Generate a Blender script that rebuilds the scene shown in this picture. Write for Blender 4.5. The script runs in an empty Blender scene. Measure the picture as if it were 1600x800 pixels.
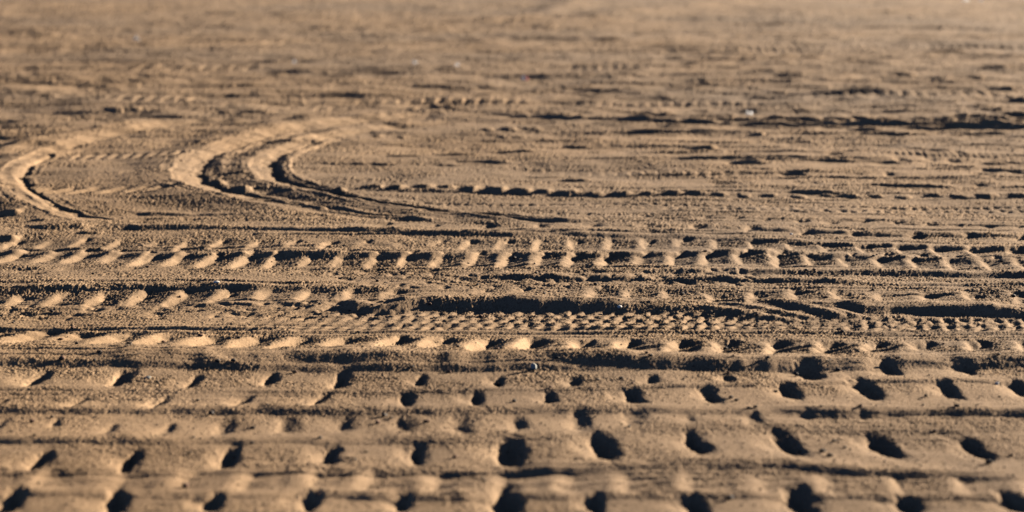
import bpy, bmesh, math, random
import numpy as np
from mathutils import Vector

random.seed(7)
rng = np.random.default_rng(11)
R = math.radians
scene = bpy.context.scene
col = scene.collection

# ------------------------------------------------------------------ camera
# A person with a short telephoto lens, 1.33 m above a flat, tracked sand field.
F = 3200.0            # focal length in photograph pixels (1600 wide)
HC = 1.33             # camera height
YH = -90.0            # the horizon lies a little above the picture's top edge
PITCH = math.atan((400.0 - YH) / F)

cam_d = bpy.data.cameras.new('camera')
cam = bpy.data.objects.new('camera', cam_d)
col.objects.link(cam)
cam.location = (0, 0, HC)
cam.rotation_euler = (math.pi / 2 - PITCH, 0, 0)
cam_d.sensor_width = 36.0
cam_d.lens = F / 1600.0 * 36.0
cam_d.clip_start = 0.05
cam_d.clip_end = 20000
cam_d.dof.use_dof = True
cam_d.dof.focus_distance = 7.8
cam_d.dof.aperture_fstop = 2.2
cam_d.dof.aperture_blades = 9
scene.camera = cam


def Y_of(py):
    th = np.arctan((np.asarray(py, float) - 400.0) / F) + PITCH
    return HC / np.tan(th)


def axis_depth(Y):
    return Y * math.cos(PITCH) + HC * math.sin(PITCH)


def ground(px, py):
    Y = Y_of(py)
    return (np.asarray(px, float) - 800.0) / F * axis_depth(Y), Y


def scale_at(py):     # photograph pixels per metre of height, and metres of ground depth per pixel
    Y = float(Y_of(py))
    return F / axis_depth(Y), abs(float(Y_of(py - .5) - Y_of(py + .5)))


# ------------------------------------------------------------------ the sheet's grid: finer near, reaching the horizon
fine = np.arange(985.0, -70.0, -0.62)
Yf = Y_of(fine)
near = np.linspace(0.7, Yf[0], 60)[:-1]
far = np.geomspace(Yf[-1], 6000.0, 60)[1:]
YR = np.concatenate([near, Yf, far])
kf = np.concatenate([np.arange(-1960, -1000, 3.0), np.arange(-1000, 1000.1, 1.45), np.arange(1003, 1960, 3.0)]) / F
ko = np.geomspace(kf[-1], 3.0, 70)[1:]
KC = np.concatenate([-ko[::-1], kf, ko])
NR, NC = len(YR), len(KC)
DA = axis_depth(YR)
Yg = np.repeat(YR[:, None], NC, 1)
Xg = DA[:, None] * KC[None, :]
PX = 800.0 + KC * F                        # photo column of each grid column
th = np.arctan2(HC, YR) - PITCH
PY = 400.0 + F * np.tan(th)                # photo row of each grid row
H = np.zeros((NR, NC))
SM = np.zeros((NR, NC), dtype=np.float32)     # where the tyre has pressed the sand smooth


# ------------------------------------------------------------------ noise
def hash2(ix, iy, seed):
    h = (ix.astype(np.int64) * 374761393 + iy.astype(np.int64) * 668265263 + seed * 982451653) & 0x7fffffff
    h = ((h ^ (h >> 13)) * 1274126177) & 0x7fffffff
    return ((h ^ (h >> 16)) & 0xffff) / 65535.0 * 2 - 1


def noise2(x, y, seed=0):
    x0 = np.floor(x); y0 = np.floor(y)
    fx = x - x0; fy = y - y0
    fx = fx * fx * fx * (fx * (fx * 6 - 15) + 10); fy = fy * fy * fy * (fy * (fy * 6 - 15) + 10)
    a = hash2(x0, y0, seed); b = hash2(x0 + 1, y0, seed)
    c = hash2(x0, y0 + 1, seed); d = hash2(x0 + 1, y0 + 1, seed)
    return (a + (b - a) * fx) * (1 - fy) + (c + (d - c) * fx) * fy


def rot_noise(x, y, size, seed, ang=0.5, sx=1.0, sy=1.0):
    c, s = math.cos(ang), math.sin(ang)
    return noise2((x * c - y * s) / (size * sx), (x * s + y * c) / (size * sy), seed)


def n1(x, size, seed):
    return noise2(np.asarray(x) / size + 31.7, np.zeros_like(np.asarray(x)) + seed * 3.3, seed)


def smooth(t):
    t = np.clip(t, 0, 1)
    return t * t * (3 - 2 * t)


def curve_y(pts, px, soft=12):
    pts = np.array(pts, float)
    g = np.arange(-1400, 3001, 4.0)
    v = np.interp(g, pts[:, 0], pts[:, 1])
    k = np.exp(-0.5 * (np.arange(-30, 31) * 4.0 / soft) ** 2); k /= k.sum()
    v = np.convolve(np.pad(v, 30, mode='edge'), k, 'valid')
    return np.interp(px, g, v)


# ------------------------------------------------------------------ relief primitives (positions are read off the ground plan)
def rows_between(pa, pb):
    lo, hi = min(pa, pb), max(pa, pb)
    idx = np.where((PY >= lo) & (PY <= hi))[0]
    return slice(idx[0], idx[-1] + 1)


def bank(pts, thick, slope=24, amp=None, back=0.16, seed=1, rough=0.3, backpow=1.0, lift=1.0):
    """A low bank thrown up along a wheel rut: steep towards the viewer, long and gentle behind."""
    p = np.array(pts, float)
    px = PX
    crest = curve_y(p[:, :2], px)
    a = np.ones(NC) if amp is None else np.interp(px, [q[0] for q in amp], [q[1] for q in amp])
    ym = float(np.mean(p[:, 1]))
    slope = slope * .62 if slope < 28 else slope * .7
    s, m = scale_at(ym)
    h = thick / (s + 1 / (math.tan(R(slope)) * m)) * lift
    wn = h / math.tan(R(slope))
    X_row = (px - 800) / F * axis_depth(float(Y_of(ym)))
    var = 1 + rough * n1(X_row, 0.23, seed) + rough * .6 * n1(X_row, 0.07, seed + 5)
    hv = np.clip(h * a * var, 0, None)
    nominal = crest + h * s * a * .9
    Y0 = Y_of(np.clip(nominal, -80, 2000)) + 0.012 * n1(X_row, .11, seed + 9) + .005 * n1(X_row, .03, seed + 7)
    rs = rows_between(ym - 12 - 4.5 * back / m, ym + 60 + 4 * thick)
    dY = Yg[rs] - Y0[None, :]
    nearside = np.clip(1 + dY / wn, 0, 1)
    nearside = nearside ** 1.15
    nearside = nearside * (1 - .25 * np.exp(-(dY / (.25 * wn)) ** 2))
    farside = np.exp(-np.clip(dY, 0, None) / back) * (1 - .25 * np.exp(-(dY / (.25 * wn)) ** 2))
    H[rs] += np.where(dY < 0, nearside, farside) * hv[None, :]


def groove(pts, depth, width, amp=None, seed=1):
    """A thin furrow."""
    p = np.array(pts, float)
    c = curve_y(p[:, :2], PX)
    a = np.ones(NC) if amp is None else np.interp(PX, [q[0] for q in amp], [q[1] for q in amp])
    ym = float(np.mean(p[:, 1]))
    s, m = scale_at(ym)
    X_row = (PX - 800) / F * axis_depth(float(Y_of(ym)))
    Y0 = Y_of(np.clip(c, -80, 2000)) + .006 * n1(X_row, .15, seed)
    rs = rows_between(p[:, 1].min() - 5 * width / m - 3, p[:, 1].max() + 5 * width / m + 3)
    dY = Yg[rs] - Y0[None, :]
    H[rs] -= depth * a[None, :] * (1 + .5 * n1(X_row, .09, seed + 3))[None, :] * np.exp(-(dY / width) ** 2)


LUG = .72
PIT = .62


def window(X0, Y0, rx, ry):
    r0 = np.searchsorted(YR, Y0 - ry); r1 = np.searchsorted(YR, Y0 + ry)
    if r1 <= r0:
        return None
    d0, d1 = DA[r0], DA[min(r1, NR - 1)]
    ka = min((X0 - rx) / d0, (X0 - rx) / d1); kb = max((X0 + rx) / d0, (X0 + rx) / d1)
    c0 = np.searchsorted(KC, ka); c1 = np.searchsorted(KC, kb)
    if c1 <= c0:
        return None
    return slice(r0, r1), slice(c0, c1)


def wig(U, V, X0, Y0, amt, size, seed):
    U = U + amt * noise2((U + X0) / size, (V + Y0) / size / 2.5, seed)
    V = V + amt * 2 * noise2((U + X0) / size + 9.1, (V + Y0) / size / 2.5, seed + 1)
    return U, V


def pit(px, py, w, l, depth, shear=0.0, apron=0.012, soft=0.5, seed=0):
    """One lug print: a steep walled pit; the sand on its left sags into it."""
    depth = depth * PIT
    s, m = scale_at(py)
    W = w / 2 / s                          # half width, metres (w in picture pixels)
    L = max((l - depth * s * .75), l * .35) / 2 * m      # half length along the ground
    X0, Y0 = ground(px, py - depth * s * .32)
    win = window(X0, Y0, W * 5 + .05, L * 2.2 + .05)
    if win is None:
        return
    U = Xg[win] - X0; V = Yg[win] - Y0
    U = U - shear * V
    U, V = wig(U, V, X0, Y0, W * .45, W * 1.5, seed)
    U, V = wig(U, V, X0, Y0, W * .14, W * .4, seed + 3)
    W = W * .92
    ve = np.abs(V) / L
    u = U / W
    u = np.where(u < 0, u * (1 - .12 * soft), u * (1 - .2 * soft))
    q = np.abs(u) ** 2.3 + ve ** 2.8
    bowl = np.exp(-q)
    ap = np.exp(-((u + 1.3) / 1.9) ** 2) * np.exp(-ve ** 2 * 1.1)
    H[win] += -depth * bowl - apron * .7 * ap
    SM[win] = np.maximum(SM[win], .8 * ap)


def lug(px, py, w, l, drop, shear=0.0, rec=2.2, seed=0):
    """One lug print of a worn tread: the sand drops steeply on the left and climbs back slowly to the right."""
    k = float(np.interp(abs(shear), [.08, .32], [.80, 1]))     # straight lugs bite less
    drop = drop * LUG * k
    w = w * .82 * (.6 + .4 * k); rec = rec / (.82 * (.6 + .4 * k))
    s, m = scale_at(py)
    W = w / s                              # width of the steep face
    L = max(l * 1.1 - drop * s * .5, l * .5) / 2 * m
    X0, Y0 = ground(px, py)
    win = window(X0, Y0, W * (rec + 2.5) + abs(shear) * L * 1.6, L * 2)
    if win is None:
        return
    U = Xg[win] - X0; V = Yg[win] - Y0
    U = U - shear * V
    U, V = wig(U, V, X0, Y0, W * .22, W * .9, seed)
    g = smooth((U + W * .5) / W) * (1 - np.clip((U - W * .5) / (W * rec), 0, 1))
    e = smooth((1.35 - np.abs(V) / L) / .85)
    lip = np.exp(-((U + W * .75) / (W * .5)) ** 2)
    H[win] += (-drop * g + drop * .22 * lip) * e
    SM[win] = np.maximum(SM[win], np.exp(-((U + W * .1) / (W * .6)) ** 2) * e)


def dash(px, py, w, t, slope=27, seed=0, edge=.8, shear=0.0, hollow=.55):
    """A scuffed hollow or heel mark: a short dark scarp facing the viewer."""
    s, m = scale_at(py)
    h = t / (s + 1 / (math.tan(R(slope)) * m))
    wn = h / math.tan(R(slope)); W = w / 2 / s
    X0, Y0 = ground(px, py)
    win = window(X0, Y0, W * 1.8, wn * 5 + .2)
    if win is None:
        return
    U = Xg[win] - X0; V = Yg[win] - Y0
    U = U - shear * V
    V = V + .35 * wn * noise2((U + X0) / (W * .5), V * 0 + seed, seed) - .5 * wn * (U / W) ** 2
    e = smooth((1.25 - np.abs(U / W + .15 * noise2(U / W * 2, V * 0, seed))) / edge)
    z = np.where(V < 0, np.clip(1 + V / wn, 0, 1), np.exp(-V / (2.2 * wn)))
    z2 = -hollow * np.exp(-((V + 1.6 * wn) / (1.0 * wn)) ** 2)
    H[win] += h * (z + z2) * e


def polyline(pts, n=160):
    p = np.array(pts, float)
    out = []
    P = np.vstack([2 * p[0] - p[1], p, 2 * p[-1] - p[-2]])
    for i in range(1, len(P) - 2):
        t = np.linspace(0, 1, max(4, n // (len(p) - 1)), endpoint=False)[:, None]
        a, b, c, d = P[i - 1], P[i], P[i + 1], P[i + 2]
        out.append(.5 * (2 * b + (c - a) * t + (2 * a - 5 * b + 4 * c - d) * t * t + (3 * b - a - 3 * c + d) * t ** 3))
    q = np.vstack(out + [p[-1:]])
    return q


def sweep(pts, fn, reach, n=160):
    """fn(t, s, frac) gives the height at signed distance t (right of travel +) and arc length s of a ground curve."""
    q = polyline(pts, n)
    gx, gy = ground(q[:, 0], q[:, 1])
    r0 = np.searchsorted(YR, gy.min() - reach); r1 = np.searchsorted(YR, gy.max() + reach)
    cmin, cmax = q[:, 0].min(), q[:, 0].max()
    pad = reach * F / axis_depth(gy.min())
    c0 = np.searchsorted(PX, cmin - pad); c1 = np.searchsorted(PX, cmax + pad)
    X = Xg[r0:r1, c0:c1]; Y = Yg[r0:r1, c0:c1]
    best = np.full(X.shape, 1e9); T = np.zeros(X.shape); S = np.zeros(X.shape)
    seg = np.hypot(np.diff(gx), np.diff(gy)); acc = np.concatenate([[0], np.cumsum(seg)])
    for i in range(len(seg)):
        ax, ay, bx, by = gx[i], gy[i], gx[i + 1], gy[i + 1]
        L = seg[i]
        if L < 1e-6:
            continue
        dx, dy = (bx - ax) / L, (by - ay) / L
        rx, ry = X - ax, Y - ay
        u = np.clip(rx * dx + ry * dy, 0, L)
        ex, ey = rx - u * dx, ry - u * dy
        d2 = ex * ex + ey * ey
        k = d2 < best
        sgn = rx * dy - ry * dx            # right of travel positive
        best = np.where(k, d2, best)
        T = np.where(k, np.sqrt(d2) * np.sign(sgn), T)
        S = np.where(k, acc[i] + u, S)
    z = fn(T, S, S / acc[-1], X, Y)
    if isinstance(z, tuple):
        SM[r0:r1, c0:c1] = np.maximum(SM[r0:r1, c0:c1], .85 * z[1])
        z = z[0]
    H[r0:r1, c0:c1] += z


def slide(depth=.045, w=.24, berm=.03, out=.12, scarp=.035, seed=3, fade=(.1, .1), amp=None):
    """Profile of a turning wheel: pushed up berm outside, long slope down to the rut, sharp scarp inside (t>0)."""
    def fn(T, S, f, X, Y):
        T = T + .018 * noise2(S / .16, S * 0 + 4, seed) + .01 * noise2(S / .05, T / .1, seed + 2)
        d = depth * (1 + .35 * noise2(S / .13, S * 0 + 7, seed + 1) + .3 * noise2(S / .04, S * 0 + 7, seed + 1))
        z = np.zeros_like(T)
        down = -w <= T
        z = np.where((T < 0) & down, berm + (-(d + berm)) * np.clip((T + w) / w, 0, 1), z)
        z = np.where(T >= 0, -d * (1 - smooth(T / scarp)), z)
        z = np.where(T < -w, berm * smooth((T + w + out) / out), z)
        z = z + .0012 * noise2(S / .07, T / .035, seed + 5) * (np.abs(T + w * .4) < w) + .003 * noise2(S / .5, T / .02, seed + 6) * (np.abs(T + w * .4) < w)
        e = smooth(f / fade[0]) * smooth((1 - f) / fade[1])
        if amp is not None:
            e = e * np.interp(f, [a[0] for a in amp], [a[1] for a in amp])
        return z * e, ((T > -w) & (T < .02)) * np.clip(e, 0, 1)
    return fn


# ================================================================== the lie of the sand
# broad undulation and trampled surface (people and wheels have crossed everywhere)
lod = np.clip(Yg / 8.0, 1, 8)
farmask = smooth((Yg - 10.0) / 6.0)
midmask = smooth((Yg - 5.6) / 2.0)
H += .010 * rot_noise(Xg, Yg, 1.3, 1) + (.0025 + .0045 * midmask) * rot_noise(Xg, Yg, .55, 2, 1.1)
tr = rot_noise(Xg, Yg, .8, 9, .3, 2.0, .8)
H += (.0018 + .0012 * midmask) * rot_noise(Xg, Yg, .21, 3, .9) * (1 + .4 * tr)
H += .0016 * rot_noise(Xg, Yg, .085, 4, .2)
H += farmask * (.012 * rot_noise(Xg, Yg, .62, 21, .1, 1.3, .8) + .008 * rot_noise(Xg, Yg, .3, 22, .7) + .005 * rot_noise(Xg, Yg, .14, 23, .2) + .019 * noise2(Xg / 1.9, Yg / .33, 24) + .009 * noise2(Xg / 1.0, Yg / .16, 25) + .004 * noise2(Xg / .5, Yg / .09, 26))
# streaks left along the tracks
H += (1 - farmask) * (.0022 * noise2(Xg / .9, Yg / .045, 31) + .0013 * noise2(Xg / .5, Yg / .02, 32)) * smooth(.45 + .9 * noise2(Xg / 1.1, Yg / .22, 33))



ext = random.Random(5)


def chain(pts, fn, jit=1.0, **kw):
    for i, q in enumerate(pts):
        a = q[2] if len(q) > 2 else 1.0
        fn(q[0], q[1], a * random.uniform(1 - .2 * jit, 1 + .17 * jit), i)
    # the same wheel marks run on beyond the picture's edges
    xs = sorted(q[0] for q in pts)
    for edge, inner_x, sign in ((xs[0], xs[1], -1), (xs[-1], xs[-2], 1)):
        if 140 < edge < 1460:
            continue
        step = abs(edge - inner_x); end = [q for q in pts if q[0] == edge][0]; x = edge; n = 0
        while -1100 < x < 2700:
            x += sign * step * ext.uniform(.93, 1.07); n += 1
            fn(x, end[1] + ext.uniform(-1.5, 1.5), (end[2] if len(end) > 2 else 1.0) * ext.uniform(.8, 1.15), 5000 + n)


VPX = 760.0                               # the lugs of the near tractor tracks run nearly straight away from the viewer


def shear_for(px, py, vx):
    """Ground direction whose picture points at vx on the horizon."""
    return (vx - 800.0) / F * 1.0


sh_near = shear_for(0, 0, 700) + .02
# ---- nearest tractor track, bottom edge to y 700
A = [(-140, 792), (17, 790), (181, 788, .9), (332, 788, .9), (486, 783, .8), (631, 784, .7), (790, 782, 1.35), (930, 788, .8),
     (1085, 790), (1251, 784, 1.1), (1418, 788), (1581, 784), (1740, 786)]
chain(A, lambda x, y, a, i: pit(x, y, 31 * a, 42 * a, .036 * a, sh_near, .012, .5, 100 + i))
AB = [(-50, 757), (57, 755), (168, 757), (273, 752), (375, 755), (479, 749), (567, 749), (665, 753), (770, 752), (871, 755), (965, 755), (1068, 755),
      (1178, 756), (1286, 756), (1391, 756), (1495, 758), (1600, 760)]
chain(AB, lambda x, y, a, i: lug(x + 6, y, 36, 28, .0125 * a, .10, 1.6, 130 + i))
B = [(-85, 728), (62, 726), (204, 725, .92), (358, 717, 1.1), (515, 711), (653, 709, .92), (798, 708, 1.12), (943, 699, 1.1),
     (1087, 691, 1.1), (1232, 691, 1.05), (1381, 691, 1.08), (1524, 694, .95), (1668, 700)]
chain(B, lambda x, y, a, i: pit(x, y + (5 if x > 880 else 2), 26 * a, 42 * a, .037 * a, sh_near + float(np.interp(x, [0, 900, 1400], [.0, -.02, -.12])), .016, .45, 160 + i))
C = [(84, 664, .7), (172, 674, .8), (260, 674, .8), (348, 669), (449, 667), (532, 665), (626, 665), (719, 665), (808, 665, 1.15), (901, 661, 1.2),
     (989, 658), (1077, 657, .6), (1175, 656, .8), (1262, 650, .6), (1347, 648, .4)]
chain(C, lambda x, y, a, i: pit(x, y, 26 * a, 27 * a, .0125 * a, sh_near, .004, 1.0, 190 + i))
D = [(0, 632, .6), (123, 630, .7), (251, 630, .7), (380, 626, .85), (499, 624, .9), (635, 626, .9), (746, 626, .85), (859, 624, .85),
     (989, 622, .95), (1109, 620, .9), (1235, 615, 1.1), (1355, 611, 1.22), (1482, 611, 1.28), (1604, 611, 1.2)]
chain(D, lambda x, y, a, i: pit(x, y + 2, 20 * a, 28 * a, .027 * a, sh_near + (.16 if x < 560 else -.04), .012, .55, 220 + i))
E = [(-60, 588), (62, 586), (187, 586, 1.1), (302, 590), (422, 586), (533, 590, 1.1), (658, 592), (781, 596, .8), (899, 596, .85), (1019, 594, .75),
     (1139, 590, .8), (1264, 583, 1.1), (1389, 575, 1.1), (1514, 574, .9)]
chain(E, lambda x, y, a, i: pit(x, y + 5, 20 * a, 25 * a, .026 * a, sh_near + (.03 if x < 560 else 0), .012, .5, 250 + i))

bank([(-300, 766), (0, 768), (300, 770), (560, 766), (900, 770), (1300, 766), (1900, 772)], 12, 19, [(0, 1), (400, .8), (600, 1.2), (1000, .8), (1600, 1)], .12, 3)
bank([(-300, 742), (0, 738), (300, 736), (530, 731), (790, 733), (834, 731), (950, 725), (1070, 717), (1195, 718), (1330, 727), (1465, 732), (1600, 740), (1900, 748)], 14, 23,
     [(0, .45), (500, .4), (780, .35), (860, .9), (1100, 1), (1300, 1.1), (1600, .8)], .10, 4)
bank([(-300, 688), (0, 686), (250, 688), (530, 683), (780, 684), (1060, 668), (1300, 660), (1600, 655)], 11, 19, [(0, 1), (540, .8), (800, .5), (1100, .3), (1600, .3)], .11, 5)
bank([(-300, 637), (0, 636), (280, 635), (540, 635), (800, 637), (1060, 638), (1300, 637), (1450, 632), (1600, 634), (1900, 636)], 15, 22,
     [(0, .75), (540, .8), (900, .7), (1150, .6), (1320, 1.1), (1600, 1.15)], .10, 6)
bank([(-300, 606), (0, 605), (300, 607), (700, 611), (1000, 606), (1200, 600), (1400, 594), (1600, 592)], 6, 19, [(0, .6), (700, .8), (1000, 1), (1200, 1.2), (1600, 1.1)], .07, 7)
# the long double bank at mid picture
bank([(-300, 554), (0, 553), (300, 556), (560, 565), (800, 567), (960, 570), (1100, 572), (1600, 573), (1900, 573)], 17, 23, [(0, 1.15), (500, .95), (900, .75), (1040, .4), (1130, 0), (1900, 0)], .10, 8, .35)
bank([(-300, 541), (0, 541), (300, 545), (560, 547), (800, 550), (1000, 555), (1200, 556), (1600, 553), (1900, 553)], 25, 26, [(0, .5), (350, .7), (550, .95), (900, 1.0), (1100, 1.2), (1350, 1.1), (1600, .85)], .13, 9, .3)

# ---- y 515 to 550: sharp worn lugs, lit on their left faces
G = [(-40, 518), (34, 518), (101, 520), (172, 523), (236, 525), (307, 527), (378, 529), (442, 532), (520, 533), (601, 533), (670, 534), (742, 537), (813, 538, 1.1), (891, 541, 1.2),
     (965, 541, 1.2), (1046, 543, 1.2), (1117, 543, 1.2), (1198, 544, 1.1), (1278, 544), (1350, 543), (1424, 542), (1510, 542, .95), (1591, 542, .95)]
chain(G, lambda x, y, a, i: lug(x + 4, y + 2, (31 if x < 600 else 27), (21 if x < 600 else 23) * a, (.026 if x < 600 else .031) * a, np.interp(x, [0, 500, 900, 1600], [.40, .33, .13, .20]), 1.4, 300 + i))
for yy, dd in ((508, .004), (513, .005), (519, .004), (524, .003)):
    groove([(-300, yy - 3), (300, yy - 2), (800, yy), (1300, yy + 3), (1900, yy + 3)], dd, .022, None, int(yy))
bank([(-300, 503), (0, 503), (300, 505), (560, 511), (900, 514), (1300, 515), (1900, 513)], 6, 20, [(0, 1.1), (400, 1), (800, .6), (1600, .7)], .06, 10)

# ---- fine road tyre between y 485 and 512
for i in range(-9, 42):
    x = 560 + i * 25.3
    for k, (dy, dx) in enumerate(((-1, 0), (5, 9), (11, 2), (17, 12), (22, 5))):
        yy = np.interp(x, [560, 760, 1000, 1250, 1600], [489, 487, 491, 500, 501]) + dy * np.interp(x, [560, 1000, 1250, 1600], [1, 1, .55, .6])
        a = np.interp(x, [330, 540, 660, 1100, 1200, 1290, 1360, 1600], [.15, .45, .95, 1, .4, .4, 1, 1])
        lug(x + dx + random.uniform(-3, 3), yy + random.uniform(-.8, .8), 12, 5.5, .0108 * a * random.uniform(.6, 1.15), .35, 1.1, 330 + i)
bank([(500, 513), (800, 510), (900, 507), (1100, 512), (1250, 513), (1900, 512)], 6, 24, [(500, 0), (700, .3), (860, 1.1), (1050, 1), (1200, .4), (1600, .3)], .05, 12)
# black banks over it
bank([(500, 470), (555, 468), (600, 470), (640, 463), (660, 458), (760, 459), (860, 464), (960, 468), (1060, 475), (1150, 484), (1245, 494), (1330, 505)], 25, 27.9,
     [(530, 0), (556, .6), (600, .75), (668, 1.1), (780, 1.0), (900, .8), (1000, .65), (1100, .5), (1180, .25), (1230, 0)], .10, 13, .4)
bank([(980, 470), (1060, 473), (1120, 477), (1200, 484), (1260, 492)], 6, 26, [(940, 0), (1000, .9), (1080, .6), (1140, 0)], .05, 14)
bank([(1180, 472), (1260, 473), (1400, 472), (1600, 474), (1900, 474)], 24, 31, [(1245, 0), (1290, .35), (1350, .9), (1600, 1), (1900, 1)], .12, 15, .3)
for q in ([(1150, 468), (1220, 478), (1275, 490), (1310, 499), (1350, 505)], [(1110, 474), (1190, 486), (1250, 497), (1310, 504)], [(1190, 470), (1250, 480), (1300, 494), (1345, 503)], [(1235, 474), (1280, 482), (1330, 496), (1370, 503)], [(1070, 480), (1150, 491), (1220, 500), (1290, 506)]):
    sweep(q, lambda T, S, f, X, Y: .009 * np.exp(-(T / .03) ** 2) * smooth(f / .2) * smooth((1 - f) / .3), .15)

# ---- y 455 to 470 worn lugs
J = [(20, 468, .8), (84, 466), (145, 467, 1.1), (208, 464, 1.1), (273, 464, 1.1), (341, 461, 1.15), (405, 461, 1.1), (471, 461), (539, 461), (603, 458, .8), (740, 455, .4), (800, 455, .4), (920, 461, .8),
     (979, 461, .9), (1036, 461, .9), (1107, 468), (1171, 466), (1234, 464), (1301, 466, .9), (1369, 467, .8), (1438, 467, .85), (1509, 466, .9), (1583, 467, .9)]
chain(J, lambda x, y, a, i: lug(x + 3, y, 21, 20 * a, .020 * a, .085, 2.0, 400 + i))
bank([(-300, 447), (0, 447), (170, 442), (320, 441), (480, 445), (620, 446), (760, 450)], 13, 25, [(-300, 1), (60, 1.1), (320, .9), (480, .6), (600, .4), (760, 0)], .08, 16)
bank([(-300, 440), (0, 439), (160, 438), (300, 437), (420, 438), (520, 440)], 5, 24, [(0, .9), (300, .8), (360, 1.4), (470, 1.4), (520, .3), (560, 0)], .05, 17)
bank([(560, 428), (700, 428), (900, 430), (1060, 432), (1200, 436), (1300, 438), (1500, 443), (1900, 446)], 8, 24, [(520, 0), (640, .8), (900, 1), (1100, 1), (1300, 1.2), (1400, .8), (1900, .6)], .06, 18, .6)
bank([(860, 420), (1000, 421), (1200, 420), (1400, 420), (1600, 424), (1900, 424)], 13, 27, [(840, 0), (1000, .5), (1180, .9), (1300, 1), (1900, 1.1)], .07, 19)
for i in range(110):
    x = random.uniform(520, 1180); y = random.uniform(425, 450)
    pit(x, y, random.uniform(8, 16), random.uniform(4, 6), .008, 0, .001, 1.0, 420 + i)
for i in range(100):
    x = random.uniform(-20, 620); y = random.uniform(472, 496)
    pit(x, y, random.uniform(10, 22), random.uniform(4, 6), .009, 0.3, .001, 1.0, 520 + i)
for x in (300, 372, 470, 610):
    bank([(x - 40, 470), (x, 468), (x + 40, 471)], 8, 28, [(x - 40, 0), (x - 14, 1), (x + 22, 1), (x + 45, 0)], .04, int(x))

# ---- y 390 to 415: the crispest row
Lr = [(-36, 399), (17, 399), (69, 401), (116, 401), (169, 401), (219, 404), (270, 404), (321, 406), (373, 406), (420, 408), (474, 407, .8), (526, 406, .8), (577, 407), (626, 406), (678, 407), (732, 406),
      (783, 407), (834, 408), (884, 408), (937, 408), (992, 407), (1045, 407), (1095, 406, 1.1), (1149, 406, 1.15), (1205, 406, 1.15), (1259, 410), (1313, 412, .8), (1367, 412, .8), (1423, 412, .85),
      (1478, 413, .9), (1536, 415, .95), (1591, 415, .95)]
chain(Lr, lambda x, y, a, i: lug(x + 4, y, 19, 20 * a, .0215 * a, .095, 1.7, 600 + i))
for i, q in enumerate(Lr):
    pit(q[0] + 20, q[1] - 9, random.uniform(9, 15) * (1.2 if 950 < q[0] < 1220 else 1), 7 * (1.6 if 950 < q[0] < 1220 else 1), .022, .1, .002, .6, 640 + i)
for i, q in enumerate(G):
    if q[0] > 560:
        pit(q[0] + 27, q[1] - 5, 15, 12, .017, .1, .002, 1, 940 + i)
for i, q in enumerate(J):
    if random.random() < .6:
        pit(q[0] + 22, q[1] - 2, 12, 7, .016, .2, .002, 1, 970 + i)
bank([(-300, 388), (0, 388), (300, 391), (520, 393), (800, 394), (1000, 392), (1100, 390), (1200, 394), (1300, 399), (1600, 404), (1900, 405)], 10, 27,
     [(0, 1), (560, .9), (800, .8), (950, .8), (1040, 1.1), (1110, 1.1), (1200, .7), (1300, .5), (1900, .4)], .07, 20, .45)
for x, y in ((40, 424), (122, 420), (208, 421), (310, 421), (490, 420), (582, 421), (675, 423), (765, 424)):
    pit(x, y, 16, 7, .014, .7, .008, .6, x)
# ---- y 375 to 396
M = [(10, 382), (64, 382, .8), (118, 379), (174, 382, .9), (233, 382, .5), (280, 385), (336, 382), (393, 384, .9), (449, 384, .5), (503, 385), (560, 384, .4), (620, 384, .4), (675, 382, .6), (724, 383, .8), (780, 383),
     (835, 384), (889, 382, 1.1), (947, 382), (1002, 381), (1056, 378, .9), (1112, 380, 1), (1171, 383, 1.1), (1229, 386), (1283, 389, .9), (1342, 391), (1401, 392), (1458, 394), (1517, 395), (1578, 394, .9)]
chain(M, lambda x, y, a, i: lug(x + 3, y, 15, 15 * a, .016 * a, .085, 2.6, 650 + i))
for i, q in enumerate(M):
    if random.random() < .55:
        pit(q[0] + 17, q[1] - 4, 11, 6, .016, .1, .002, .8, 690 + i)
# ---- banks and small lug prints y 330 to 372
bank([(40, 352), (128, 349), (140, 350), (206, 350), (304, 349), (378, 353), (540, 357), (680, 361), (800, 363), (915, 365), (1070, 365), (1180, 372), (1330, 378), (1600, 381), (1900, 381)], 9, 27,
     [(40, 0), (70, 1.25), (130, 1), (150, .3), (200, .4), (215, 1.2), (300, 1.1), (370, .8), (560, .9), (675, 1), (800, 1), (860, .3), (915, .8), (1070, .7), (1180, .5), (1300, .8), (1400, 1.1), (1900, 1.2)], .07, 22, .35)
bank([(900, 352), (1070, 352), (1245, 357), (1400, 359), (1600, 359), (1900, 360)], 9, 25, [(850, 0), (1000, .4), (1245, .7), (1400, 1.1), (1900, 1.3)], .07, 23)
bank([(200, 328), (260, 328), (340, 330), (400, 334)], 7, 24, [(200, 0), (235, 1), (335, 1), (400, 0)], .06, 24)
Nn = [(601, 354, .8), (680, 355, .6), (761, 357), (847, 355), (930, 355), (1011, 355), (1092, 358, 1.1), (1173, 359, 1.1), (1259, 364, 1.3), (1338, 366, 1.3), (1426, 368, 1.3), (1517, 368, 1.2), (1600, 369)]
chain(Nn, lambda x, y, a, i: pit(x, y, 17 * a, 9 * a, .020 * a, .16, .008, .6, 700 + i))
Oo = [(871, 335, .7), (918, 338, .7), (965, 338, .7), (1013, 340, .7), (1063, 339, .8), (1105, 341, .8), (1151, 343), (1198, 345), (1252, 347), (1300, 348, .9), (1352, 345), (1401, 348), (1453, 351), (1500, 352, .6)]
chain(Oo, lambda x, y, a, i: pit(x, y, 15 * a, 7 * a, .016 * a, .3, .006, .7, 730 + i))
for x, y in ((52, 430), (235, 343), (300, 344), (226, 342), (500, 341)):
    pit(x, y, 14, 6, .014, .7, .006, .6, x)

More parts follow.
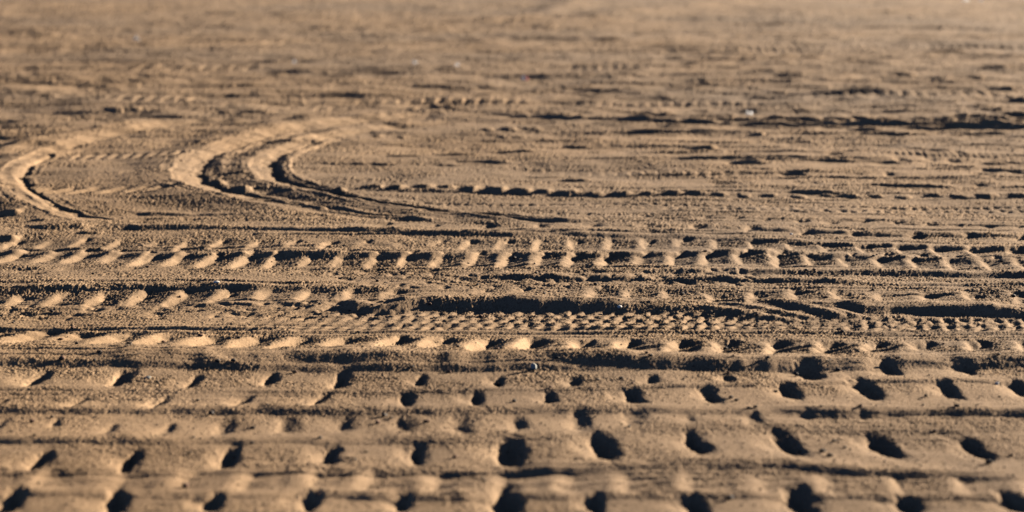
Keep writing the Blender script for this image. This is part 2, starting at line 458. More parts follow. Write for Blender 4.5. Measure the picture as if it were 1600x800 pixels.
# ---- scalloped rut wall at y 300 on the right
P = [(584, 298, 1.1), (621, 299, 1.1), (660, 298, 1.15), (699, 299, 1.1), (736, 301, 1.1), (776, 303, 1.05), (813, 304), (851, 304), (889, 306), (932, 308, .95), (972, 308, .95), (1013, 308), (1053, 308), (1087, 309, .95), (1127, 311, .8),
     (1165, 312, .7), (1205, 311, .75), (1249, 313, .85), (1293, 310, .85), (1330, 311, .85), (1370, 311, .8), (1414, 313, .85), (1460, 310, .9), (1502, 313, .85), (1546, 313, .9), (1593, 313, .9)]
chain(P, lambda x, y, a, i: dash(x, y - 4, 30 * a, 6.5 * a, 24, 760 + i, .9, 0, .3))
bank([(520, 291), (600, 292), (800, 296), (1000, 301), (1300, 304), (1900, 305)], 7, 24, [(520, 0), (580, 1), (900, .8), (1200, .5), (1900, .5)], .12, 26)
for i in range(64):
    x = 585 + i * 16.2
    y = np.interp(x, [580, 900, 1100, 1600], [315, 318, 323, 326])
    pit(x + random.uniform(-2, 2), y + random.uniform(-1, 1), 10, 4, .012, 0, .002, .8, 800 + i)
    if x > 1030:
        pit(x + random.uniform(-2, 8), y + 5.5 + random.uniform(-1, 1), 9, 4, .010, 0, .002, .8, 870 + i)
for x in (61, 95, 132, 175, 213, 250):
    lug(x, 298, 15, 9, .018, .5, 1.2, x)
for i in range(24):
    pit(random.uniform(1100, 1590), random.uniform(238, 292), random.uniform(14, 34), random.uniform(5, 8), random.uniform(.010, .022), 0, .004, 1.1, 900 + i)

for i in range(36):                        # more rutted ground either side of the picture
    y = ext.uniform(40, 700); x0 = ext.choice((ext.uniform(1610, 2300), ext.uniform(-1000, -420))); ln = ext.uniform(250, 700)
    bank([(x0, y), (x0 + ln, y + ext.uniform(-4, 4))], ext.uniform(2, 5), ext.uniform(22, 30), [(x0, 0), (x0 + 60, 1), (x0 + ln * .7, 1), (x0 + ln, 0)], .07, 3000 + i, .5)

# ---- the hairpin wheel marks on the left
# travel runs from the far end round the left and back along the near side; the scarp is on the inside
TURN1 = [(470, 186), (360, 193), (255, 203), (160, 220), (100, 236), (61, 254), (40, 272), (45, 291), (67, 311), (101, 325), (150, 337), (215, 348)]
TURN2 = [(730, 178), (640, 185), (540, 196), (485, 204), (432, 214), (371, 231), (338, 246), (319, 264), (322, 279), (342, 292), (385, 303), (430, 313), (500, 325), (604, 338), (720, 351)]
TURN3 = [(740, 190), (640, 197), (560, 208), (506, 221), (456, 240), (432, 255), (430, 268), (449, 280), (486, 291), (530, 301), (564, 310), (640, 322), (709, 331), (773, 336), (861, 346), (930, 350)]
# the curve runs anticlockwise seen from above with the inside on its left, so mirror t
def inner(fn):
    return lambda T, S, f, X, Y: fn(-T, S, f, X, Y)
sweep(TURN1, inner(slide(.016, .15, .024, .30, .014, 41, (.18, .12))), .7, 220)
sweep(TURN2, inner(slide(.017, .19, .028, .42, .014, 43, (.12, .18), [(0, 1.5), (.25, 1.15), (.4, 1), (.6, 1), (.75, .9), (1, .7)])), .7, 260)
sweep(TURN3, inner(slide(.018, .17, .016, .20, .014, 45, (.12, .10), [(0, 1.5), (.25, 1.2), (.4, 1.1), (.55, 1.2), (.7, 1.3), (1, 1.2)])), .7, 260)
# a second ridge inside the left mark, and its outer shoulder
sweep([(330, 188), (240, 195), (120, 214), (40, 228), (-30, 250)], lambda T, S, f, X, Y: .028 * np.exp(-(T / .09) ** 2) * smooth(f / .2) * smooth((1 - f) / .2), .5)
sweep([(150, 224), (70, 246), (28, 266), (22, 282), (34, 300), (70, 318), (120, 334)], lambda T, S, f, X, Y: .014 * np.exp(-(T / .045) ** 2) * smooth(f / .2) * smooth((1 - f) / .2), .3)
bank([(540, 304), (564, 306), (640, 317), (709, 327), (760, 331), (861, 342), (920, 347)], 7, 44, [(535, 0), (570, 1), (700, .8), (735, .25), (770, .8), (830, 1.3), (890, .8), (930, 0)], .12, 86, .3)
bank([(410, 311), (450, 314), (506, 323), (540, 325), (604, 335), (660, 342), (710, 346)], 6, 42, [(405, 0), (440, 1), (500, 1.1), (525, .4), (560, 1), (610, .5), (650, 1), (715, 0)], .10, 87, .4)
for q in ([(560, 214), (500, 225), (462, 242), (448, 258), (455, 272), (490, 285), (560, 298)], [(600, 190), (500, 201), (420, 220), (362, 240), (345, 258), (352, 276), (390, 292)], [(470, 300), (540, 314), (620, 326), (700, 337), (800, 347), (900, 355)],
          [(380, 308), (460, 322), (560, 335), (660, 346), (760, 354)]):
    sweep(q, lambda T, S, f, X, Y: (.010 + .004 * noise2(S / .2, S * 0, 5)) * np.exp(-(T / .035) ** 2) * smooth(f / .25) * smooth((1 - f) / .3), .25)
# clods between lugs: short black scarps
for x, y, w, t in ((338, 288, 26, 9), (374, 299, 34, 11), (522, 299, 32, 9), (364, 249, 30, 4), (361, 261, 28, 4), (368, 274, 34, 6), (272, 296, 44, 7), (405, 296, 26, 6), (446, 301, 30, 7),
                   (312, 227, 16, 4.5), (337, 214, 12, 3.5), (318, 210, 12, 3), (10, 335, 40, 9), (62, 344, 26, 5), (100, 353, 56, 5), (140, 365, 34, 6), (10, 375, 30, 9), (410, 316, 50, 4), (480, 323, 60, 4), (503, 338, 22, 4)):
    dash(x, y, w, t * (1.1 if t > 8 else .8), 38, int(x * 3 + y), .75, .0, .2)
for i in range(9):
    lug(118 + i * 20, 244, 9, 7, .010, 0, 1.0, i)

# ---- trampled ground further off
for q in ((62, 146, 125, 4), (60, 128, 120, 3), (160, 130, 300, 2.5), (330, 143, 60, 3), (30, 166, 70, 4), (120, 168, 70, 3), (262, 183, 60, 4), (215, 181, 50, 3), (180, 176, 30, 6), (205, 175, 30, 6), (245, 177, 50, 3), (365, 172, 20, 3),
          (462, 170, 18, 5), (505, 172, 26, 4), (20, 215, 50, 5), (72, 100, 30, 4), (225, 106, 60, 4), (300, 107, 60, 4), (370, 106, 60, 3), (340, 52, 80, 3), (350, 42, 60, 3), (430, 12, 60, 3), (345, 21, 50, 4), (335, 4, 60, 4),
          (530, 117, 60, 5), (548, 131, 40, 4), (664, 40, 30, 4), (702, 38, 16, 4), (635, 38, 20, 4), (740, 75, 30, 4), (853, 42, 40, 4), (880, 25, 50, 4), (584, 58, 40, 5), (600, 60, 30, 4), (585, 185, 26, 5), (673, 134, 60, 5), (630, 144, 90, 4),
          (600, 109, 30, 4), (700, 111, 36, 5), (950, 63, 50, 6), (845, 90, 60, 3), (1010, 60, 60, 3), (945, 144, 60, 7), (930, 151, 60, 4), (917, 135, 20, 4), (995, 143, 50, 3), (1060, 90, 30, 4), (813, 181, 34, 5), (888, 184, 26, 6), (860, 182, 20, 4),
          (925, 185, 24, 4), (967, 186, 30, 5), (1000, 186, 24, 5), (1030, 179, 50, 8), (1080, 186, 60, 5), (1150, 184, 110, 5), (1200, 187, 50, 5), (1240, 188, 30, 5), (1276, 189, 26, 8), (1318, 189, 40, 9), (1300, 199, 40, 5), (1356, 205, 50, 7),
          (1441, 193, 50, 7), (1477, 196, 50, 10), (1530, 193, 40, 7), (1580, 199, 50, 12), (1530, 212, 90, 6), (1425, 210, 60, 4), (1412, 211, 30, 5), (1415, 118, 36, 8), (1480, 163, 50, 7), (1410, 164, 60, 5), (1545, 162, 60, 6), (1560, 108, 60, 7),
          (1570, 138, 40, 8), (1550, 174, 50, 7), (1500, 122, 60, 4), (1530, 125, 24, 5), (1597, 158, 20, 9), (1470, 82, 70, 4), (1400, 80, 80, 3), (1340, 88, 90, 3), (1440, 57, 60, 4), (1580, 58, 50, 3), (1155, 58, 24, 4), (1180, 58, 26, 4), (1152, 78, 24, 5),
          (1080, 128, 26, 4), (1104, 129, 20, 4), (1235, 89, 40, 4), (1110, 66, 160, 3), (1260, 70, 90, 3), (1300, 160, 120, 3), (1250, 136, 100, 4), (1190, 109, 60, 4), (1240, 122, 40, 4), (1255, 24, 30, 4), (1432, 27, 20, 5), (1100, 236, 44, 11), (1172, 256, 56, 8),
          (1310, 253, 50, 5), (1420, 290, 130, 7), (1275, 302, 80, 7), (1200, 200, 60, 5), (1185, 213, 20, 7), (900, 228, 40, 5), (840, 204, 20, 4), (795, 203, 22, 6), (762, 204, 16, 5), (790, 212, 16, 4), (720, 241, 70, 5), (637, 244, 60, 4), (775, 253, 46, 6),
          (735, 252, 40, 4), (600, 257, 30, 5), (700, 257, 36, 4), (900, 281, 50, 6), (850, 273, 70, 3), (560, 256, 20, 4), (590, 213, 16, 5), (630, 213, 16, 4), (810, 235, 60, 4), (1040, 235, 60, 3), (1470, 240, 60, 4), (1560, 258, 50, 5), (1500, 264, 60, 5), (680, 170, 16, 8), (1300, 192, 60, 8), (1390, 197, 70, 8), (1455, 203, 70, 8), (1520, 187, 60, 8), (1560, 205, 70, 10), (1595, 186, 50, 9), (1500, 202, 50, 6), (1345, 186, 40, 6),
          (700, 170, 14, 8), (645, 172, 16, 6), (715, 176, 50, 4), (1200, 265, 40, 4)):
    dash(q[0], q[1], q[2], q[3] * .85, 27, int(q[0] + q[1]))
bank([(740, 179), (900, 183), (1060, 184), (1240, 186), (1400, 191), (1600, 197), (1900, 204)], 8, 46, [(740, 0), (820, .7), (1000, .9), (1240, 1.2), (1450, 1.1), (1900, 1.3)], .16, 81, .5)
bank([(900, 173), (1100, 177), (1300, 181), (1600, 187), (1900, 190)], 6, 40, [(900, 0), (1050, .6), (1300, 1), (1900, 1.2)], .16, 82, .6)
bank([(-300, 140), (0, 143), (125, 147), (250, 152)], 4, 36, [(0, 1.2), (120, 1), (150, 0)], .16, 83, .5)
bank([(-300, 123), (0, 126), (200, 130), (400, 131), (560, 132)], 4, 30, [(0, 1.2), (120, 1), (300, .8), (560, 0)], .16, 84, .6)
bank([(-300, 212), (0, 212), (60, 214), (110, 212)], 5, 30, [(0, 1), (50, 1), (110, 0)], .16, 85, .5)
# fine overlapping wheel lines everywhere
rl = random.Random(91)
for i in range(150):
    y = rl.uniform(20, 350) if i < 85 else rl.uniform(345, 560) if i < 142 else rl.uniform(600, 790)
    if 480 < y < 535 or 418 < y < 452 or y > 560:
        continue
    x0 = rl.uniform(-400, 1500) if not 170 < y < 350 else rl.uniform(740, 1500); ln = rl.uniform(180, 900); tilt = rl.uniform(-.012, .014)
    t = rl.uniform(1.6, 3.4)
    bank([(x0, y), (x0 + ln * .5, y + tilt * ln * .5 + rl.uniform(-1.5, 1.5)), (x0 + ln, y + tilt * ln)], t, rl.uniform(22, 32), [(x0, 0), (x0 + ln * .2, 1), (x0 + ln * .75, 1), (x0 + ln, 0)], .05 if y > 330 else .12, 1000 + i, .6)
for i in range(300):
    y = random.uniform(-40, 240)
    dash(random.uniform(-250, 1850), y, random.uniform(16, 70), random.uniform(1.4, 3.6), random.uniform(17, 25), 2000 + i)
# further wheel tracks, each a line of small lug prints
for x0, x1, y0, y1, p, a in ((310, 480, 66, 66, 14.2, 1), (170, 350, 153, 155, 21.8, 1), (350, 560, 166, 168, 21, .7), (560, 830, 158, 157, 20.8, .9), (890, 1010, 107, 106, 16.5, .9), (1060, 1300, 78, 76, 12, .6), (1300, 1600, 76, 74, 13, .7), (200, 420, 107, 106, 24, .8),
                             (900, 1200, 160, 162, 19, .7), (1230, 1600, 150, 150, 20, .7), (300, 560, 80, 81, 13, .5), (880, 1180, 267, 272, 21, .5), (1330, 1600, 244, 244, 11, .5)):
    x = x0
    while x < x1:
        y = y0 + (y1 - y0) * (x - x0) / (x1 - x0)
        s, m = scale_at(y)
        lug(x + random.uniform(-1, 1), y, p * .36, 5.2, .028 * a * min(1.5, 120 / max(s, 60)) * 1.15 * math.sin(math.pi * min(1, max(0.05, (x - x0) / (x1 - x0)))) ** .5 * random.uniform(.5, 1.2), .05, .9, int(x))
        x += p * random.uniform(.96, 1.04)
# pale sweeping tracks at the far top
sweep([(650, 42), (760, 33), (850, 20), (890, 8), (880, -4), (840, -12)], lambda T, S, f, X, Y: .06 * np.exp(-(T / .5) ** 2) * smooth(f / .3) * smooth((1 - f) / .2), 2.0)
sweep([(840, 42), (940, 28), (1060, 12), (1200, 0)], lambda T, S, f, X, Y: .07 * np.exp(-(T / .7) ** 2) * smooth(f / .3) * smooth((1 - f) / .2), 2.4)

# ---- grain: crumbs and grit of the sand itself
grit = smooth(.55 + .9 * rot_noise(Xg, Yg, .16, 51, .4, 1.6, .8))
keep = 1 - .85 * SM
mid = smooth((Yg - 5.4) / 1.4)
H += keep * (.0007 * rot_noise(Xg, Yg, .030, 61, .3) * (lod ** .7) + (.0008 + .0004 * mid) * rot_noise(Xg, Yg, .012, 62, .8) * lod ** .5) * (.3 + .8 * grit)
H += keep * (.0007 + .0008 * mid) * rng.standard_normal(H.shape) * lod ** .5 * (.45 + .75 * grit)
H *= smooth((400.0 - Yg) / 300.0)          # the far plain lies flat


def height_at(x, y):
    r = int(np.clip(np.searchsorted(YR, y), 1, NR - 1))
    c = int(np.clip(np.searchsorted(KC, x / axis_depth(y)), 1, NC - 1))
    return float(H[r - 1:r + 1, c - 1:c + 1].max())


def height_low(x, y):
    r = int(np.clip(np.searchsorted(YR, y), 1, NR - 1))
    c = int(np.clip(np.searchsorted(KC, x / axis_depth(y)), 1, NC - 1))
    return float(np.mean(H[max(r - 2, 0):r + 2, max(c - 2, 0):c + 2]))


# ------------------------------------------------------------------ materials
def new_mat(name):
    m = bpy.data.materials.new(name); m.use_nodes = True
    nt = m.node_tree; b = nt.nodes['Principled BSDF']
    return m, nt, b


def node(nt, kind, **kw):
    n = nt.nodes.new(kind)
    for k, v in kw.items():
        setattr(n, k, v)
    return n


def ramp(nt, fac, stops):
    n = node(nt, 'ShaderNodeValToRGB')
    e = n.color_ramp.elements
    e[0].position, e[0].color = stops[0][0], (*stops[0][1], 1)
    e[1].position, e[1].color = stops[-1][0], (*stops[-1][1], 1)
    for p, c in stops[1:-1]:
        q = e.new(p); q.color = (*c, 1)
    nt.links.new(fac, n.inputs[0])
    return n.outputs[0]


def noise_tex(nt, vec, scale, detail=3, rough=.55):
    n = node(nt, 'ShaderNodeTexNoise')
    n.inputs['Scale'].default_value = scale; n.inputs['Detail'].default_value = detail; n.inputs['Roughness'].default_value = rough
    nt.links.new(vec, n.inputs['Vector'])
    return n.outputs[0]


def mix(nt, kind, fac, a, b):
    n = node(nt, 'ShaderNodeMix', data_type='RGBA', blend_type=kind)
    for sock, v in ((0, fac), (6, a), (7, b)):
        if hasattr(v, 'is_linked'):
            nt.links.new(v, n.inputs[sock])
        else:
            n.inputs[sock].default_value = v if sock == 0 else (*v, 1)
    return n.outputs[2]


sand, nt, b = new_mat('sand')
geo = node(nt, 'ShaderNodeTexCoord')
P3 = geo.outputs['Object']
base = ramp(nt, noise_tex(nt, P3, 1.4, 4), [(.3, (.248, .167, .099)), (.5, (.310, .211, .126)), (.7, (.372, .256, .155))])
base = mix(nt, 'MIX', ramp(nt, noise_tex(nt, P3, .16, 4, .6), [(.42, (0, 0, 0)), (.62, (.75, .75, .75))]), base, (.225, .166, .115))
grain = ramp(nt, noise_tex(nt, P3, 260, 2, .7), [(.33, (.42, .42, .42)), (.5, (1, 1, 1)), (.68, (1.25, 1.25, 1.25))])
crumb = ramp(nt, noise_tex(nt, P3, 90, 2, .6), [(.28, (.55, .53, .5)), (.42, (1, 1, 1)), (.8, (1.08, 1.08, 1.08))])
c1 = mix(nt, 'MULTIPLY', .75, base, grain)
c2 = mix(nt, 'MULTIPLY', .8, c1, crumb)
nt.links.new(c2, b.inputs['Base Color'])
b.inputs['Roughness'].default_value = 1.0
b.inputs['Specular IOR Level'].default_value = .1
bm1 = node(nt, 'ShaderNodeBump'); bm1.inputs['Strength'].default_value = .8; bm1.inputs['Distance'].default_value = .0012
nt.links.new(noise_tex(nt, P3, 420, 3, .7), bm1.inputs['Height'])
nt.links.new(bm1.outputs[0], b.inputs['Normal'])


def stone_mat(name, a, c, scale=120):
    m, nt, b = new_mat(name)
    tc = node(nt, 'ShaderNodeTexCoord').outputs['Object']
    nt.links.new(ramp(nt, noise_tex(nt, tc, scale, 4), [(.35, a), (.65, c)]), b.inputs['Base Color'])
    b.inputs['Roughness'].default_value = .9
    return m


M_dark = stone_mat('dark_stone', (.018, .014, .012), (.06, .045, .035))
M_grey = stone_mat('grey_stone', (.22, .23, .21), (.36, .36, .33))
M_brown = stone_mat('brown_stone', (.10, .05, .03), (.17, .09, .055))
M_pale = stone_mat('shell', (.6, .58, .54), (.75, .73, .7))
M_twig = stone_mat('twig', (.05, .035, .022), (.10, .07, .045), 200)
M_clod = stone_mat('clod', (.20, .14, .09), (.30, .21, .135), 200)
def thin_mat(name, a, c):
    m, nt, b = new_mat(name)
    tc = node(nt, 'ShaderNodeTexCoord').outputs['Object']
    colr = ramp(nt, noise_tex(nt, tc, 30, 4), [(.35, a), (.65, c)])
    nt.links.new(colr, b.inputs['Base Color']); b.inputs['Roughness'].default_value = .5
    tr_ = node(nt, 'ShaderNodeBsdfTranslucent'); nt.links.new(colr, tr_.inputs['Color'])
    mx = node(nt, 'ShaderNodeMixShader'); mx.inputs[0].default_value = .5
    nt.links.new(b.outputs[0], mx.inputs[1]); nt.links.new(tr_.outputs[0], mx.inputs[2])
    nt.links.new(mx.outputs[0], nt.nodes['Material Output'].inputs['Surface'])
    return m


M_paper = thin_mat('white_film', (.50, .51, .54), (.62, .63, .65))
M_blue = thin_mat('blue_film', (.12, .14, .26), (.16, .18, .32))
M_red = thin_mat('red_film', (.36, .09, .08), (.44, .13, .11))

# ------------------------------------------------------------------ ground mesh
verts = np.stack([Xg, Yg, H], -1).reshape(-1, 3).astype(np.float32)
i0 = (np.arange(NR - 1)[:, None] * NC + np.arange(NC - 1)[None, :]).ravel()
quads = np.stack([i0, i0 + 1, i0 + NC + 1, i0 + NC], 1).astype(np.int32)
me = bpy.data.meshes.new('sand_ground')
me.vertices.add(len(verts)); me.vertices.foreach_set('co', verts.ravel())
me.loops.add(quads.size); me.loops.foreach_set('vertex_index', quads.ravel())
me.polygons.add(len(quads))
me.polygons.foreach_set('loop_start', (np.arange(len(quads)) * 4).astype(np.int32))
me.polygons.foreach_set('use_smooth', np.ones(len(quads), dtype=bool))
me.update(calc_edges=True)
me.materials.append(sand)
gr = bpy.data.objects.new('sand_ground', me); col.objects.link(gr)
gr['kind'] = 'structure'
gr['label'] = 'wide brown sand field pressed with rows of tyre tracks'
gr['category'] = 'ground'


# ------------------------------------------------------------------ small things lying on the sand
def tag(o, label, cat, group=None):
    o['label'] = label; o['category'] = cat
    if group:
        o['group'] = group
    return o


def link(name, me, mat, parent=None):
    me.materials.append(mat) if not me.materials else None
    o = bpy.data.objects.new(name, me); col.objects.link(o)
    if parent:
        o.parent = parent
    return o


def stone_mesh(seed, flat=.6, sub=3, jag=.35):
    r = np.random.default_rng(seed)
    bm = bmesh.new(); bmesh.ops.create_icosphere(bm, subdivisions=sub, radius=1)
    planes = [(Vector(r.normal(size=3)).normalized(), r.uniform(.55, .95)) for _ in range(10)]
    for v in bm.verts:
        for n, d in planes:
            k = v.co.dot(n) - d
            if k > 0:
                v.co -= n * k * .85
        v.co *= 1 + jag * .12 * math.sin(v.co.x * 5 + seed) * math.cos(v.co.y * 6 + seed * 2)
        v.co.z *= flat
    me = bpy.data.meshes.new('pebble'); bm.to_mesh(me); bm.free()
    for p in me.polygons:
        p.use_smooth = True
    return me


STONES = {}


def stone(name, px, py, w, mat, label, cat, group=None, seed=1, sx=1.0, flat=.65, sink=.25, rz=0.0):
    X, Y = ground(px, py)
    X, Y = float(X), float(Y)
    s, m = scale_at(py)
    r = w / 2 / s
    key = (seed, flat, mat.name)
    if key not in STONES:
        me = stone_mesh(seed, flat); me.materials.append(mat); STONES[key] = me
    o = bpy.data.objects.new(name, STONES[key]); col.objects.link(o)
    for _ in range(6):                       # walk towards the viewer's ray so that it lands where the photo has it
        z = height_low(X, Y)
        k = (HC - z) / HC
        Xn, Yn = ground(px, py); X, Y = float(Xn) * k, float(Yn) * k
    z = height_low(X, Y)
    o.location = (X, Y, z + r * flat * (1 - 2 * sink))
    o.scale = (r * sx, r, r)
    o.rotation_euler = (0, 0, rz)
    return tag(o, label, cat, group)


stone('pebble', 834, 578, 12, M_grey, 'pale grey upright pebble throwing a long black shadow below the dark sand bank', 'pebble', None, 3, .8, 1.15, .12, .5)
stone('pebble', 1244, 588, 8, M_dark, 'round black pebble just left of a black lug hollow right of centre', 'pebble', None, 5, 1, .95, .12)
stone('pebble', 231, 591, 9, M_grey, 'flat grey pebble on smooth sand in the nearest tractor track', 'pebble', None, 6, 1.2, .6, .2)
stone('shell_fragment', 968, 474, 8, M_pale, 'tiny white shell fragment on the dark bank below the fine tyre tread', 'shell', None, 8, 1, .7, .15)
stone('shell_fragment', 1236, 367, 5, M_pale, 'white shell fragment speck beside a small lug print', 'shell', None, 9, 1, .7, .1)
stone('shell_fragment', 338, 442, 9, M_pale, 'pale flat shell fragment left of the black hollow in the left rut', 'shell', None, 10, 1.2, .45, .2)
stone('pebble', 498, 620, 6, M_grey, 'grey speckled pebble lying inside a shaded lug hollow', 'pebble', None, 11, 1, .8, .15)
stone('pebble', 1558, 600, 7, M_pale, 'whitish pebble near the right edge beside the largest hollows', 'pebble', None, 12, 1, .7, .2)
stone('pebble', 779, 598, 8, M_brown, 'reddish brown pebble sitting in a shaded hollow near the centre', 'pebble', None, 13, 1, .8, .1)
stone('pebble', 860, 606, 6, M_brown, 'small rust coloured pebble on smooth sand beneath the grey pebble', 'pebble', None, 14, 1, .8, .1)
stone('pebble', 701, 582, 8, M_brown, 'brown pebble on the lower edge of the long bank', 'pebble', None, 15, 1.2, .7, .1)
stone('pebble', 776, 546, 7, M_brown, 'brown pebble on the crest between two sunlit lug prints', 'pebble', None, 16, 1.2, .7, .1)
stone('pebble', 711, 716, 8, M_brown, 'dark brown blurred pebble between two near black hollows', 'pebble', None, 17, 1.1, .8, .1)

spots = [(97, 563, 10), (148, 566, 7), (373, 529, 6), (313, 526, 8), (340, 570, 9), (365, 567, 9), (50, 660, 9), (330, 648, 10), (395, 670, 8), (460, 583, 7), (1170, 638, 6), (1180, 637, 7), (1345, 641, 7),
         (1447, 620, 7), (1495, 635, 7), (1460, 675, 8), (1303, 690, 7), (1142, 622, 7), (1170, 604, 5), (1200, 572, 7), (1310, 579, 8), (1400, 563, 6), (1560, 555, 7), (1375, 543, 5), (590, 662, 9), (600, 651, 9), (803, 628, 8), (666, 660, 8), (933, 594, 7), (970, 592, 6), (988, 600, 6),
         (690, 555, 5), (870, 562, 6), (1010, 565, 6), (560, 520, 5), (1316, 519, 6), (1180, 510, 5), (1060, 500, 5), (590, 440, 6), (660, 411, 4), (732, 412, 4), (835, 413, 4), (1102, 398, 5), (1260, 425, 6), (1066, 460, 6), (1290, 466, 6), (1583, 464, 9), (1365, 400, 5), (1370, 399, 4),
         (1074, 428, 7), (930, 445, 6), (230, 418, 5), (380, 420, 4), (145, 428, 4), (160, 440, 4), (80, 488, 7), (20, 505, 5), (95, 532, 6), (202, 537, 6), (120, 538, 7), (283, 252, 5), (298, 275, 3), (420, 540, 6), (255, 535, 6), (1285, 706, 9), (1296, 713, 8), (290, 762, 12), (1545, 725, 12), (1140, 780, 11)]
for i in range(110):
    y = random.uniform(395, 790)
    spots.append((random.uniform(5, 1595), y, random.uniform(3.2, 6.5)))
for i, (x, y, w) in enumerate(spots):
    stone('crumb_stone', x, y, w, M_dark if i % 3 else M_brown, 'small dark stone crumb lying loose on the tyre tracked sand', 'stone crumb', 'dark stone crumbs scattered over the tracks', 20 + i % 6, random.uniform(.9, 1.5), .7, .12, random.uniform(0, 6))

# twigs
def twig(px, py, length, ang, label, bend=.15):
    X, Y = ground(px, py); X, Y = float(X), float(Y)
    s, m = scale_at(py)
    L = length / s
    bm = bmesh.new(); rings = []
    n = 8
    for k in range(n + 1):
        t = k / n - .5
        c = Vector((L * t, bend * L * (t * t * 4 - 1) * .3 + .03 * L * math.sin(k * 2.1), .002 + .02 * L * math.sin(k * 1.3)))
        r = (.0028 - .0012 * k / n)
        rings.append([bm.verts.new(c + Vector((0, r * math.cos(a), r * math.sin(a)))) for a in np.linspace(0, 2 * math.pi, 7)[:-1]])
    for a, c in zip(rings, rings[1:]):
        for j in range(6):
            bm.faces.new((a[j], a[(j + 1) % 6], c[(j + 1) % 6], c[j]))
    bm.faces.new(rings[0][::-1]); bm.faces.new(rings[-1])
    me = bpy.data.meshes.new('twig'); bm.to_mesh(me); bm.free()
    o = link('twig', me, M_twig)
    o.location = (X, Y, height_at(X, Y) + .002); o.rotation_euler = (0, 0, ang)
    tag(o, label, 'twig')


twig(202, 548, 18, 1.0, 'thin dark twig leaning on the left end of the long bank')
twig(300, 423, 14, .6, 'short dark twig on the sand under a row of sunlit lug prints')
twig(210, 562, 22, .5, 'dark bent twig on the bank above a shaded hollow at left')
twig(1295, 574, 16, .9, 'thin twig on the dark bank right of centre')


# scraps of litter far off, crumpled film with thickness
def scrap_mesh(w, d, h, seed, nx=11, ny=8):
    """A crumpled sheet of thin film, one edge caught in the sand and the rest standing up in the wind."""
    r = np.random.default_rng(seed)
    bm = bmesh.new(); g = {}
    for i in range(nx):
        for j in range(ny):
            u, v = i / (nx - 1) - .5, j / (ny - 1)
            top = h * (.75 + .35 * math.sin(u * 7 + seed) + .15 * r.normal())
            g[i, j] = bm.verts.new(Vector((w * u * (1 - .25 * v) + .03 * w * r.normal(), d * (.45 * v - .1 + .12 * math.sin(u * 9 + v * 4 + seed)) + .05 * d * r.normal(), top * v ** .8 - .004)))
    for i in range(nx - 1):
        for j in range(ny - 1):
            bm.faces.new((g[i, j], g[i + 1, j], g[i + 1, j + 1], g[i, j + 1]))
    me = bpy.data.meshes.new('scrap'); bm.to_mesh(me); bm.free()
    return me


def scrap(px, py, w, h, label, seed, mat=M_paper, name='litter_scrap'):
    X, Y = ground(px, py); X, Y = float(X), float(Y)
    s, m = scale_at(py)
    o = link(name, scrap_mesh(.85 * w / s, .8 * w / s, .95 * h / s, seed), mat)
    o.location = (X, Y, height_at(X, Y) + .004); o.rotation_euler = (0, 0, random.uniform(-.5, .5))
    return tag(o, label, 'litter')


scrap(213, 64, 15, 6, 'crumpled white litter scrap far off at the upper left', 1)
scrap(460, 100, 9, 5, 'small white paper scrap left of the upper centre, beyond the curved tracks', 2)
scrap(648, 102, 10, 5, 'white litter scrap, the left one of a close pair beyond the tracks', 3)
scrap(714, 105, 8, 5, 'white litter scrap, the right one of a close pair beyond the tracks', 4)
scrap(1171, 176, 13, 6, 'crumpled white paper scrap beside the long dark rut at right', 5)
scrap(1508, 3, 12, 5, 'pale litter scrap on the farthest sand at the upper right corner, the left one', 6)
scrap(1533, 3, 8, 6, 'pale litter scrap on the farthest sand at the upper right corner, the right one', 7)

# the blue and red wrapper
X, Y = [float(q) for q in ground(818, 124)]
s, m = scale_at(124)
wr = bpy.data.objects.new('wrapper', None); col.objects.link(wr)
wr.location = (X, Y, height_at(X, Y))
tag(wr, 'crumpled blue wrapper with a red end lying on far sand above centre', 'wrapper')
o = link('wrapper_body', scrap_mesh(8 / s, 8 / s, 8 / s, 21), M_blue, wr)
o = link('wrapper_end', scrap_mesh(4 / s, 6 / s, 7 / s, 22), M_red, wr); o.location = (5.6 / s, 0, 0)

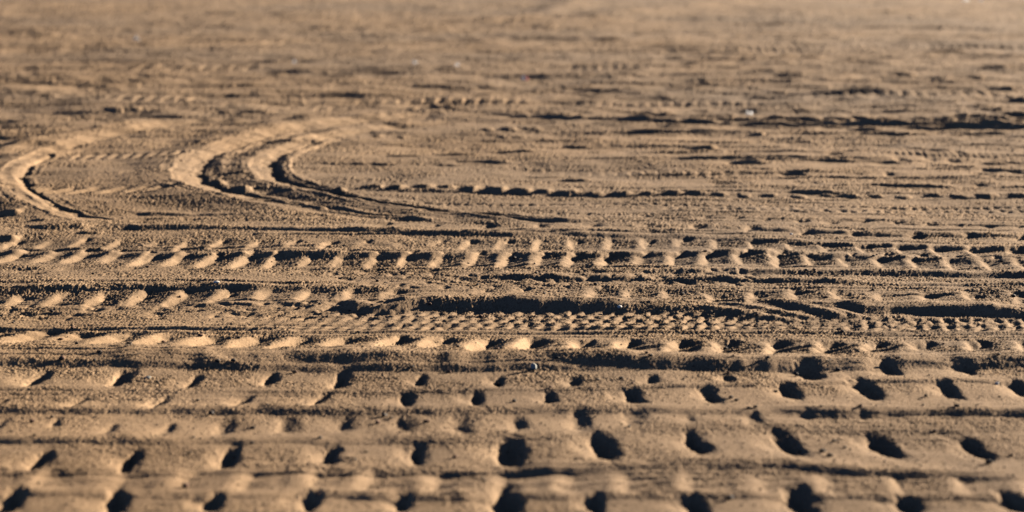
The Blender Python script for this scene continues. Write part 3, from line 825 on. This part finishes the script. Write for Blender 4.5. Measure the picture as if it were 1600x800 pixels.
# loose crumbs of sand too many to count
base_me = []
for sd in range(5):
    bm = bmesh.new(); bmesh.ops.create_icosphere(bm, subdivisions=1, radius=1)
    r = np.random.default_rng(sd)
    vs = np.array([v.co[:] for v in bm.verts]) * (1 + .25 * r.standard_normal((len(bm.verts), 1))) * np.array([1, 1, .7])
    fs = np.array([[v.index for v in f.verts] for f in bm.faces])
    base_me.append((vs, fs)); bm.free()
AV, AF, AM, off = [], [], [], 0
for i in range(9000):
    py = 340 + 470 * random.random() ** .8
    px = random.uniform(-120, 1720)
    X, Y = [float(q) for q in ground(px, py)]
    if noise2(np.array([X / .25]), np.array([Y / .3]), 77)[0] < random.uniform(-.8, .5):
        continue
    vs, fs = base_me[i % 5]
    rr = .0011 + .0022 * random.random() ** 3
    AV.append(vs * rr * np.array([random.uniform(.8, 1.5), 1, 1]) + np.array([X, Y, height_at(X, Y) + rr * .2])); AF.append(fs + off); off += len(vs)
    AM.append(np.full(len(fs), 1 if random.random() < .3 else 0))
AV = np.vstack(AV); AF = np.vstack(AF); AM = np.concatenate(AM)
me = bpy.data.meshes.new('sand_crumbs'); me.from_pydata(AV.tolist(), [], AF.tolist())
me.materials.append(M_clod); me.materials.append(M_dark)
me.polygons.foreach_set('material_index', AM.astype(np.int32))
o = bpy.data.objects.new('sand_grit', me); col.objects.link(o)
o['kind'] = 'stuff'; o['label'] = 'loose brown crumbs and grit strewn over the tyre tracks'; o['category'] = 'grit'

# ------------------------------------------------------------------ light
SUN_EL, SUN_AZ = 12.0, 50.0               # azimuth measured from straight ahead (+Y) towards the right (+X)
world = bpy.data.worlds.new('World'); scene.world = world; world.use_nodes = True
wt = world.node_tree
sky = wt.nodes.new('ShaderNodeTexSky'); sky.sky_type = 'NISHITA'; sky.sun_disc = False
sky.air_density = .14; sky.dust_density = 0.0; sky.ozone_density = 1.5; sky.sun_elevation = R(SUN_EL); sky.sun_rotation = R(SUN_AZ)
bg = wt.nodes['Background']; bg.inputs[1].default_value = .05
wt.links.new(sky.outputs[0], bg.inputs[0])
sd = bpy.data.lights.new('sun', 'SUN'); sd.energy = 5.0; sd.angle = R(.5); sd.color = (1, .85, .67)
so = bpy.data.objects.new('sun', sd); col.objects.link(so)
dirv = Vector((math.sin(R(SUN_AZ)) * math.cos(R(SUN_EL)), math.cos(R(SUN_AZ)) * math.cos(R(SUN_EL)), math.sin(R(SUN_EL))))
so.rotation_euler = dirv.to_track_quat('Z', 'Y').to_euler()
so.location = dirv * 50

scene.render.engine = 'CYCLES'
scene.cycles.max_bounces = 2; scene.cycles.diffuse_bounces = 0
vs = scene.view_settings
vs.view_transform = 'Standard'; vs.look = 'None'; vs.gamma = 1; vs.use_curve_mapping = False
vs.exposure = 1.97
scene.display_settings.display_device = 'sRGB'
